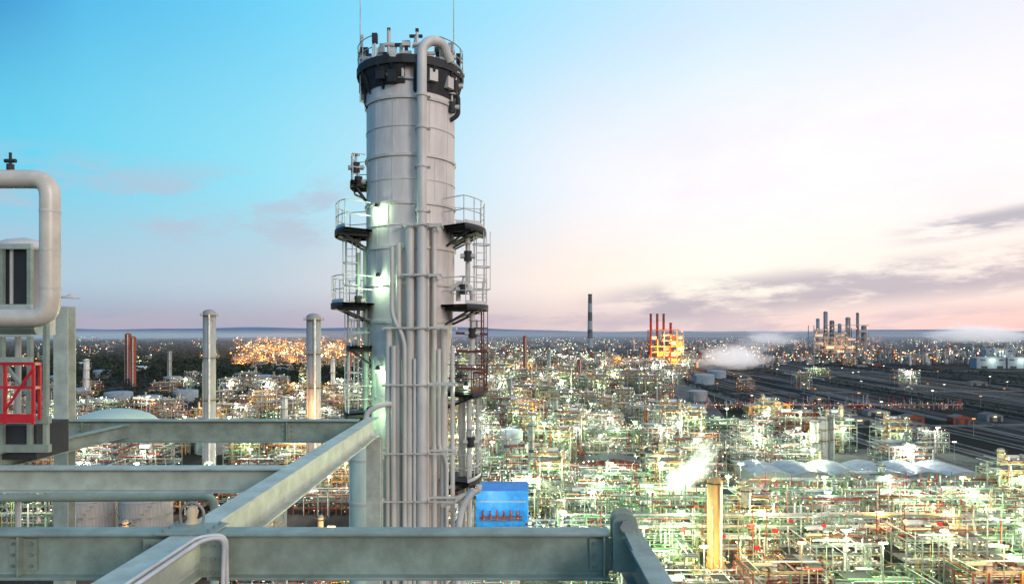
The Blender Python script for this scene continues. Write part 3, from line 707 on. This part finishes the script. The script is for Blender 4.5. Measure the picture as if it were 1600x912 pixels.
# ---------------------------------------------------------------- main tower
TX,TY=-4.15,28.0; k0=38.1
def zp(py,d=28): return H-(py-515)/F*d
T=empty('distillation_tower',(TX,TY,0),label='tall silver distillation tower with platforms and riser pipes',category='tower')
def shellR(z): 
    return 1.78 if z>=76.5 else (1.46 if z<=71.5 else 1.46+.32*(z-71.5)/5)
b=MB(); b.lathe((TX,TY,0),[(1.46,0),(1.46,71.5),(1.78,76.5),(1.78,85.45)],64,'shell'); b.lathe((TX,TY,85.45),[(1.78,0),(.9,.28),(.01,.36)],64,'shell')
RS=random.Random(12)
for (z0,z1) in ((84.05,81.8),(81.7,79.95),(79.85,78.25),(78.15,76.6)):
    for k in range(7):
        a=math.pi+.25+k*.47+RS.random()*.2; b.box((TX+1.783*math.cos(a),TY+1.783*math.sin(a),(z0+z1)/2),(.018,.035,z0-z1-.12),'clad',a)
b.build('shell',T)
for py in (150,195,240,278,315,350,385,443,502,560,625,705,790):
    z=zp(py,26.2); r=shellR(z); k=1 if py not in (195,278,350) else .35
    b=MB(); b.lathe((TX,TY,z),[(r-.01,-.06*k),(r+.07*k,-.06*k),(r+.07*k,.05*k),(r-.01,.05*k)],64,'clad',smooth=False); b.build('stiffening_ring',T)
def railing(mb,c,r,z,a0,a1,n,m='rail',ends=None,hh=1.05):
    for q in (hh/2,hh):
        pts=[(c[0]+r*math.cos(a0+(a1-a0)*i/24),c[1]+r*math.sin(a0+(a1-a0)*i/24),z+q) for i in range(25)]
        if ends:
            pts=[(c[0]+ends*math.cos(a0),c[1]+ends*math.sin(a0),z+q)]+pts+[(c[0]+ends*math.cos(a1),c[1]+ends*math.sin(a1),z+q)]
        mb.tube(pts,.02,6,m,bend=.01)
    for i in range(n+1):
        a=a0+(a1-a0)*i/n; mb.cyl((c[0]+r*math.cos(a),c[1]+r*math.sin(a),z),(c[0]+r*math.cos(a),c[1]+r*math.sin(a),z+hh+.02),.02,n=6,m=m)
    mb.lathe((c[0],c[1],z),[(r+.01,0),(r+.01,.14)],24,m,a0=a0,a1=a1)
def platform(z,a0,a1,ro,name='platform',post=5,rm='rail'):
    a0=math.radians(a0);a1=math.radians(a1); r=shellR(z)
    e=empty(name,(TX,TY,z),parent=T)
    d=MB(); d.lathe((TX,TY,z),[(r+.02,-.06),(ro,-.06),(ro,.02),(r+.02,.02),(r+.02,-.06)],24,'grate',a0=a0,a1=a1,smooth=False)
    d.lathe((TX,TY,z),[(ro,-.2),(ro+.03,-.2),(ro+.03,.03),(ro,.03)],24,'dark',a0=a0,a1=a1)
    for i in range(3):
        a=a0+(a1-a0)*(i+.5)/3; cx,sx_=math.cos(a),math.sin(a)
        d.bar((TX+r*cx,TY+r*sx_,z-.14),(TX+ro*cx,TY+ro*sx_,z-.14),.08,.16,'dark')
        d.bar((TX+r*cx,TY+r*sx_,z-.75),(TX+(ro-.2)*cx,TY+(ro-.2)*sx_,z-.18),.07,.07,'dark')
    d.lathe((TX,TY,z),[(r+.02,-.62),(r+.5,-.42),(ro-.1,-.2)],12,'grate',a0=a0+(a1-a0)*.3,a1=a0+(a1-a0)*.75)
    d.build('deck',e)
    q=MB(); railing(q,(TX,TY),ro-.03,z+.02,a0,a1,post,m=rm,ends=r+.1); q.build('railing',e)
    return e
platform(zp(366),158,222,3.0); platform(zp(476),155,225,3.15); platform(zp(540),160,212,2.55,post=4); platform(zp(640),165,212,2.65,post=4)
platform(zp(360),-40,22,3.05); platform(zp(478),-40,22,3.15); platform(zp(608),-34,20,3.15,rm='rustdark'); platform(zp(742),-32,18,2.9)
platform(zp(290),168,205,2.4,post=3)
zt=85.35; e=empty('top_platform',(TX,TY,zt),parent=T)
d=MB(); d.lathe((TX,TY,zt),[(1.5,-.1),(2.12,-.1),(2.12,.06),(1.5,.06)],24,'grate',smooth=False); d.lathe((TX,TY,zt),[(2.12,-.22),(2.17,-.22),(2.17,.1),(2.12,.1)],24,'dark',smooth=False)
for i in range(16):
    a=i*math.pi/8+.26+RS.uniform(-.08,.08); c_,s_=math.cos(a),math.sin(a); dpth=RS.uniform(.7,1.35)
    d.bar((TX+1.76*c_,TY+1.76*s_,zt-dpth),(TX+2.1*c_,TY+2.1*s_,zt-.2),.1,.12,'dark'); d.bar((TX+1.76*c_,TY+1.76*s_,zt-.2),(TX+2.12*c_,TY+2.12*s_,zt-.2),.1,.2,'dark')
    if i%3: d.box((TX+1.92*c_,TY+1.92*s_,zt-.5-RS.random()*.25),(.3,.35,.45),RS.choice(['dark','grate','clad']),a)
for k in range(4):
    a0=k*1.57+.2; dp=[.75,1.1,.9,1.15][k]; d.lathe((TX,TY,zt),[(1.80,-dp),(1.9,-dp*.65),(2.12,-.15)],10,'grate',a0=a0,a1=a0+1.4,smooth=False)
d.build('deck',e)
q=MB(); railing(q,(TX,TY),2.12,zt+.06,math.radians(110),math.radians(235),7,hh=.9); railing(q,(TX,TY),2.12,zt+.06,math.radians(-50),math.radians(80),7,m='galv',hh=.9); q.build('railing',e)
R=random.Random(6)
for i in range(60):
    q=MB(); a=R.random()*6.28; rr=R.uniform(1.2,2.1); x,y=TX+rr*math.cos(a),TY+rr*math.sin(a); h=R.uniform(.15,.9) if i>6 else R.uniform(.9,1.3)
    q.cyl((x,y,zt),(x,y,zt+h),R.choice([.03,.05,.07]),n=8,m=R.choice(['clad','dark','rail','dark'])); 
    q.box((x,y,zt+h),R.choice([(.3,.22,.2),(.2,.2,.35),(.5,.1,.1)]) if i>6 else (.12,.12,.12),R.choice(['dark','clad','rail','grate']))
    if R.random()<.5: q.cyl((x-.15,y-.02,zt+h*.5),(x+.2,y-.02,zt+h*.5),.09,n=8,m='clad')
    q.build('vent_pipe',e)
for px,d_,top_ in ((563,27.2,-60),(709,27.5,-40)):
    x=(px-800)/F*d_; q=MB(); q.cyl((x,d_,zt-1.3 if px<600 else zt),(x,d_,H-(top_-515)/F*d_),.03,.018,8,'rail'); q.build('lightning_rod',T)
q=MB(); x=(568-800)/F*27; q.tube([(x,27.3,zt+.2),(x,27.3,zt-1.4),(x+.3,27.3,zt-1.7)],.05,8,'dark'); q.build('cable_conduit',T)
def riser(pxs,r,m='clad',n=14,extra=.1,name='riser_pipe',bend=.5):
    pts=[]
    for px,py in pxs:
        x=(px-800)/41.2; dx=min(1.45,abs(x-TX)); y=TY-math.sqrt(max(.01,1.78**2-dx**2))-r-extra
        z=H-(py-515)/F*y; pts.append((x,y,z))
    q=MB(); q.tube(pts,r,n,m,bend=bend); return q.build(name,T)
q=MB(); yb=TY-1.78-.32; xm=(659-800)/41.2
q.tube([(xm,yb,40),(xm,yb,zp(76,26)),(xm+.3,yb+.1,zp(63,26)),(xm+.72,yb+.5,zp(60,26)),(xm+1.0,yb+.8,zp(86,26))],.19,20,'clad',bend=.4); q.build('overhead_pipe',T)
riser([(640,352),(640,1500)],.165); riser([(676,350),(676,1500)],.11); riser([(622,380),(622,1500)],.10)
riser([(613,385),(613,495),(633,528),(633,1500)],.085,m='clad',extra=.38)
riser([(690,512),(690,1500)],.15); riser([(704,540),(704,1500)],.09); riser([(606,512),(606,1500)],.14); riser([(648,560),(648,1500)],.06,extra=.4); riser([(668,420),(668,1500)],.05,extra=.45)
riser([(628,120),(628,100)],.06); riser([(600,95),(600,120),(645,122)],.04,m='rail')
riser([(684,545),(684,700),(696,720),(696,1500)],.07,extra=.42); riser([(615,540),(615,700),(620,1500)],.11,extra=.25)
for py in (352,430,512,600,706,780):
    z=zp(py,26); q=MB(); w0,w1=((628,690) if py<500 else (600,712)); xa,xb=(w0-800)/41.2,(w1-800)/41.2
    q.bar((xa,yb-.25,z),(xb,yb-.25,z),.04,.06,'clad'); q.bar((xa,yb+.35,z+.02),(xb,yb+.35,z+.02),.06,.08,'clad')
    for x in (xa,xb,xm-.26,xm+.26): q.bar((x,yb-.27,z-.03),(x,yb+.6,z-.03),.05,.08,'clad')
    q.build('pipe_support',T)
for py in (150,200,260,330):
    z=zp(py,26); q=MB(); q.lathe((xm,yb,z),[(.19,-.05),(.235,-.05),(.235,.05),(.19,.05)],16,'clad',smooth=False); q.bar((xm-.3,yb+.25,z),(xm+.3,yb+.25,z),.05,.1,'galv'); q.build('pipe_clamp',T)
def sp(pts,r,m='clad',d=28,name='side_pipe',bend=None):
    q=MB(); q.tube([P(a,b_,d if len(c_)==0 else c_[0]) for a,b_,*c_ in pts],r,14,m,bend=bend); return q.build(name,T)
sp([(712,348),(731,348),(731,445),(716,452),(716,470)],.10,d=27.6); sp([(700,455,27.4),(722,440,27.4),(738,452,27.4),(738,560,27.4),(733,600,27.4),(733,900,27.4)],.11,bend=.3)
sp([(745,500),(745,760)],.05,m='rail'); sp([(722,600),(722,1100)],.16,d=27.8); sp([(560,395),(560,560)],.07,m='cladgreen',d=27.5); sp([(572,385),(572,655)],.12,m='cladgreen',d=27.5)
sp([(588,380),(588,1300)],.2,m='cladgreen',d=27.3); sp([(597,300),(597,380)],.06,d=26.9)
sp([(690,790,26.5),(722,775,26.5),(748,765,26.5),(748,757,26.5)],.12,m='pipewarm',bend=.4); sp([(742,765),(722,790),(715,830),(715,1000)],.13,m='white',d=26.3,bend=.5)
sp([(700,150),(716,150),(716,180),(704,188)],.09,m='dark',d=27.4,bend=.15,name='relief_valve')
for px,py in ((556,262),(560,284),(706,168),(712,135),(724,452),(731,400),(560,470),(738,520),(736,690)):
    q=MB(); p=P(px,py,27.3); q.cyl(p-Vector((0,0,.2)),p+Vector((0,0,.2)),.16,n=12,m='dark'); q.cyl(p-Vector((.3,0,0)),p+Vector((.3,0,0)),.1,n=12,m='clad'); q.cyl(p+Vector((0,0,.2)),p+Vector((0,0,.5)),.05,n=8,m='rail'); q.cyl(p+Vector((0,0,.5)),p+Vector((0,0,.54)),.17,n=12,m='rail'); q.build('valve',T)
def ladder(px,py0,py1,d,m='rail'):
    a=P(px,py0,d);b_=P(px,py1,d); q=MB()
    for s_ in(-.2,.2): q.bar((a.x+s_,a.y,b_.z),(a.x+s_,a.y,a.z),.04,.06,m)
    z=b_.z
    while z<a.z: q.cyl((a.x-.2,a.y,z),(a.x+.2,a.y,z),.015,n=6,m=m); z+=.3
    z=b_.z+.6
    while z<a.z:
        q.lathe((a.x,a.y,z),[(.36,0),(.36,.05)],14,m); z+=.9
    for k in range(5):
        an=k*1.256; q.bar((a.x+.36*math.cos(an),a.y+.36*math.sin(an),b_.z+.6),(a.x+.36*math.cos(an),a.y+.36*math.sin(an),a.z),.03,.03,m)
    q.build('ladder',T)
ladder(549,372,470,27.6); ladder(552,480,640,27.8); ladder(752,362,476,27.6); ladder(748,485,606,27.6,'rustdark'); ladder(744,612,738,27.7)
for py in (520,548,575,605):
    q=MB(); q.bar(P(712,py,27.3),P(762,py+2,27.3),.06,.1,'rustdark'); q.build('bracket',T)
for px,py,pw in ((588,322,60),(590,430,80),(590,575,40),(700,600,20),(575,640,35)):
    p=P(px,py,26.4) if px<600 else P(728,py,26.8); q=MB(); q.cyl(p-Vector((0,0,.06)),p+Vector((0,0,.1)),.1,.05,12,'dark'); q.cyl(p-Vector((0,0,.18)),p-Vector((0,0,.06)),.07,.1,12,'Lgreen'); q.bar(p+Vector((0,0,.1)),p+Vector((.1,.6,.1)),.03,.03,'dark'); q.build('lamp',T)
    plight(p-Vector((0,.05,.26)),(.66,1,.6),pw,.08,parent=T)
V=empty('vertical_vessel',(P(572,700,25.5).x,25.5,0),label='pale green vertical vessel beside the tower base',category='vessel')
x=P(572,700,25.5).x; b=MB(); b.lathe((x,25.5,0),[(.62,0),(.62,70.9),(.5,71.15),(.25,71.3),(.01,71.35)],32,'cladgreen'); b.build('shell',V)
for z in (70.2,68.6,67.2): 
    b=MB(); b.lathe((x,25.5,z),[(.61,0),(.66,0),(.66,.08),(.61,.08)],32,'clad',smooth=False); b.build('ring',V)
b=MB(); b.tube([(x,25.5,71.2),(x,25.5,71.9),(x+.5,25.5,72.2),(x+1,26,72.2)],.1,12,'clad'); b.build('outlet_pipe',V)
# ---------------------------------------------------------------- foreground steel
FW=empty('steel_framework',(-3.4,7.4,72.6),label='grey-green painted steel girder framework with bolted joints',category='steel frame')
def girder(p0,p1,h,w,m='beam',name='girder',stiff=()):
    e=MB(); e.ibeam(p0,p1,h,w,.03,.02,m); p0=Vector(p0);p1=Vector(p1)
    o=e.build(name,FW,bevel=.006)
    for t in stiff:
        c_=p0.lerp(p1,t); s=MB()
        dirx=abs((p1-p0).x)>abs((p1-p0).y)
        hh=h-.075
        if dirx: s.box((c_.x,c_.y,c_.z),(.02,w-.02,hh),m); s.box((c_.x,c_.y-.03,c_.z),(.3,.02,hh*.8),m)
        else: s.box((c_.x,c_.y,c_.z),(w-.02,.02,hh),m)
        for a in(-.1,.1):
            for bz in (-.12,0,.12):
                if dirx: s.cyl((c_.x+a,c_.y-.04,c_.z+bz),(c_.x+a,c_.y-.065,c_.z+bz),.018,n=6,m='galv')
        s.build('splice_plate',FW)
    return o
ZC=H-2.42
girder((-3.24,7.4,ZC),(1.05,7.4,ZC),.5,.26,stiff=(.985,))
girder((-9,7.4,ZC),(-3.68,7.4,ZC),.5,.26,stiff=(.7,))
girder((-3.46,3.2,ZC+.012),(-3.46,17.0,ZC+.012),.48,.29,m='beamlight',name='crossbeam')
girder((-13,16.3,ZC+.01),(-3.66,16.3,ZC+.01),.53,.3,stiff=(.3,.82))
a=P(-80,748,11.2);b_=P(445,748,11.2)
girder(a,b_,.40,.3,m='beamlight',name='tie_beam',stiff=())
girder((-9.6,7.6,ZC+.05),(-9.1,16.1,ZC+.05),.3,.2,name='crossbeam')
girder((-8.6,10,ZC+.12),(-11.5,14.5,ZC+.12),.14,.14,name='brace')
girder((1.30,3.0,ZC-.01),(1.30,7.62,ZC-.01),.46,.22,name='crossbeam')
for s_ in (-1,1):
    q=MB(); xx=-3.46+s_*.3; q.box((xx,7.245,ZC),(.3,.02,.40),'beam')
    for a in (-.09,0,.09):
        for bz in (-.14,0,.14): q.cyl((xx+a,7.232,ZC+bz),(xx+a,7.205,ZC+bz),.02,n=6,m='galv')
    q.build('joint_plate',FW,bevel=.003)
q=MB(); q.box((-3.46,7.4,ZC+.265),(.62,.42,.02),'beam')
for a in (-.24,.24):
    for c_ in (-.14,0,.14): q.cyl((-3.46+a,7.4+c_,ZC+.275),(-3.46+a,7.4+c_,ZC+.305),.022,n=6,m='galv')
q.build('joint_plate',FW,bevel=.003)
for x,y,wd in ((P(86,600,16.3).x,16.65,.34),(-3.46,17.2,.36)):
    q=MB(); top_=P(0,478,16.3).z if x<-9 else ZC-.3
    q.prof((x,y,0),(x,y,top_),[(-wd/2,-.16),(wd/2,-.16),(wd/2,-.13),(.012,-.13),(.012,.13),(wd/2,.13),(wd/2,.16),(-wd/2,.16),(-wd/2,.13),(-.012,.13),(-.012,-.13),(-wd/2,-.13)],'beamlight'); q.build('column',FW)
q=MB()
def plate(mb,cx,y,cz,t,m):
    pts=[(-.13,-.5),(.16,-.5),(.13,.0)]+[(.13*math.cos(a*math.pi/8),.13*math.sin(a*math.pi/8)) for a in range(1,8)]+[(-.13,0)]
    n=len(pts); vs=[(cx+a,y,cz+b) for a,b in pts]+[(cx+a,y+t,cz+b) for a,b in pts]
    mb.add(vs,[tuple(range(n)),tuple(range(2*n-1,n-1,-1))]+[((i+1)%n,i,n+i,n+(i+1)%n) for i in range(n)],m)
plate(q,1.2,7.22,H-2.06,.03,'beam'); plate(q,1.2,7.42,H-2.06,.03,'beam'); q.cyl((1.2,7.15,H-2.06),(1.2,7.5,H-2.06),.05,n=14,m='dark'); q.cyl((1.2,7.12,H-2.06),(1.2,7.15,H-2.06),.075,n=6,m='galv'); q.build('lifting_lug',FW,bevel=.004)
q=MB(); q.bar((1.22,7.18,H-2.1),(1.42,5.6,H-2.62),.12,.04,'beam'); q.build('gusset_plate',FW,bevel=.004)
S1=empty('pipe_clamp',P(308,812,7.6),label='brass-coloured clamp and wire loop on the girder joint',category='clamp')
q=MB(); p=P(300,812,7.6); q.lathe(tuple(p),[(.03,-.12),(.09,-.12),(.09,-.04),(.05,.02),(.07,.1),(.03,.16),(.001,.16)],16,'cream'); q.build('body',S1)
q=MB(); q.tube([p+Vector((-.12,0,-.05)),p+Vector((-.14,0,.12)),p+Vector((0,0,.22)),p+Vector((.14,0,.12)),p+Vector((.12,0,-.05))],.016,8,'galv',bend=.08); q.build('loop',S1)
C1=empty('handrail_tube',(-3,6.8,ZC+.3),label='pair of bent galvanised tubes clipped over the girder',category='tube')
for k in range(2):
    q=MB(); o=.09*k
    q.tube([(-3.2+o,3.4,ZC+.31),(-3.2+o,6.95-o,ZC+.31),(-2.98+o*.2,7.12-o,ZC+.29),(-2.95-o*.8,7.12-o,ZC-1.6)],.022,12,'rail',bend=.12); q.build('tube',C1)
def fpipe(pts,r,m,label,bend=None,flanges=()):
    e=empty('process_pipe',pts[0],label=label,category='pipe'); q=MB(); q.tube(pts,r,28,m,bend=bend); q.build('pipe_run',e)
    for p,ax in flanges:
        q=MB(); a=Vector(ax)*.02; q.cyl(Vector(p)-a,Vector(p)+a,r*1.03,n=28,m='clad'); q.build('band',e)
a=P(-80,778,12);b_=P(335,776,12); fpipe([a,b_,b_+Vector((0,0,-5))],.07,'cladgreen','thin green-grey pipe beneath the tie beam')
dl=10.0
fpipe([P(-120,280,dl),P(78,280,dl),P(78,497,dl),P(-120,497,dl)],.135,'pipewarm','large cream insulated pipe loop with two elbows',.26,[(P(78,390,dl),(0,0,1)),(P(78,330,dl),(0,0,1)),(P(78,450,dl),(0,0,1))])
fpipe([P(-120,512,10.4),P(60,512,10.4)],.10,'cladgreen','green-grey pipe beneath the large pipe loop')
VV=empty('equipment_skid',(P(0,500,12.5).x,12.5,70),label='grey equipment frame with a round vessel and dark openings',category='equipment')
x=P(-5,400,12.5).x; b=MB(); b.lathe((x,13.2,0),[(.5,74.9),(.5,76.5),(.53,76.5),(.53,76.6),(.3,76.72),(.01,76.78)],32,'clad'); b.build('vessel',VV)
b=MB(); 
for px in (3,47,72): b.bar(P(px,700,12.4),P(px,385 if px<60 else 500,12.4),.07,.09,'beam')
for py in (385,480,522,562): b.bar(P(-80,py,12.38),P(50,py,12.38),.07,.1,'beamlight')
b.bar(P(3,562,12.42),P(72,655,12.42),.05,.05,'beam'); b.bar(P(-60,655,12.42),P(3,562,12.42),.05,.05,'beam')
for py in (655,700): b.bar(P(-80,py,12.38),P(78,py,12.38),.1,.14,'beam')
b.build('steel_frame',VV,bevel=.004)
b=MB(); b.box(P(25,432,12.5),(.44,.06,1.0),'dark'); b.box(P(18,432,12.46),(.05,.03,1.0),'clad'); b.build('opening',VV)
b=MB(); b.box(P(-30,432,12.5),(.4,.06,1.0),'corr'); b.build('panel',VV)
b=MB(); b.box(P(0,685,12.9),(2.0,.9,.62),'grate'); b.build('base',VV)
for px,rr in ((28,.05),(-10,.07)):
    b=MB(); b.tube([P(px,500,12.9),P(px,900,12.9)],rr,12,'clad'); b.build('pipe',VV)
p=P(16,262,10); b=MB(); b.cyl(p-Vector((0,0,.1)),p+Vector((0,0,.05)),.05,n=10,m='dark'); b.cyl(p+Vector((0,0,.05)),p+Vector((0,0,.22)),.02,n=8,m='dark'); b.cyl(p+Vector((-.08,0,.1)),p+Vector((.08,0,.1)),.03,n=8,m='dark'); o=b.build('vent_valve',label='small dark vent valve on top of the pipe loop',category='valve')
RR=empty('guard_rail',P(30,650,11.5),label='bright red painted guard rail and toe plate',category='railing')
for px in (-40,8,52):
    b=MB(); b.bar(P(px,662,11.5),P(px,566,11.5),.045,.045,'red'); b.build('post',RR)
b=MB(); b.bar(P(62,655,12.2),P(62,566,12.2),.045,.045,'red'); b.build('post',RR)
for py in (568,605):
    b=MB(); b.bar(P(-90,py,11.5),P(54,py,11.5),.04,.05,'red'); b.bar(P(53,py,11.5),P(62,py,12.2),.04,.05,'red'); b.build('rail',RR)
b=MB(); b.bar(P(8,640,11.47),P(52,575,11.47),.035,.035,'red'); b.build('brace',RR)
b=MB(); b.box(P(-15,653,11.5)+Vector((0,-.02,0)),(1.5,.03,.15),'red'); b.build('toe_plate',RR)
LA=empty('wall_lamp',P(90,468,12),label='small outdoor lamp on a thin bracket arm',category='lamp')
b=MB(); b.tube([P(84,500,12),P(84,464,12),P(110,464,12)],.02,8,'rail'); b.build('bracket_arm',LA); b=MB(); b.cyl(P(112,466,12),P(112,459,12),.14,.04,14,'clad'); b.build('lamp_shade',LA)
print('near',len(near),'units',cnt,'lights',lc)
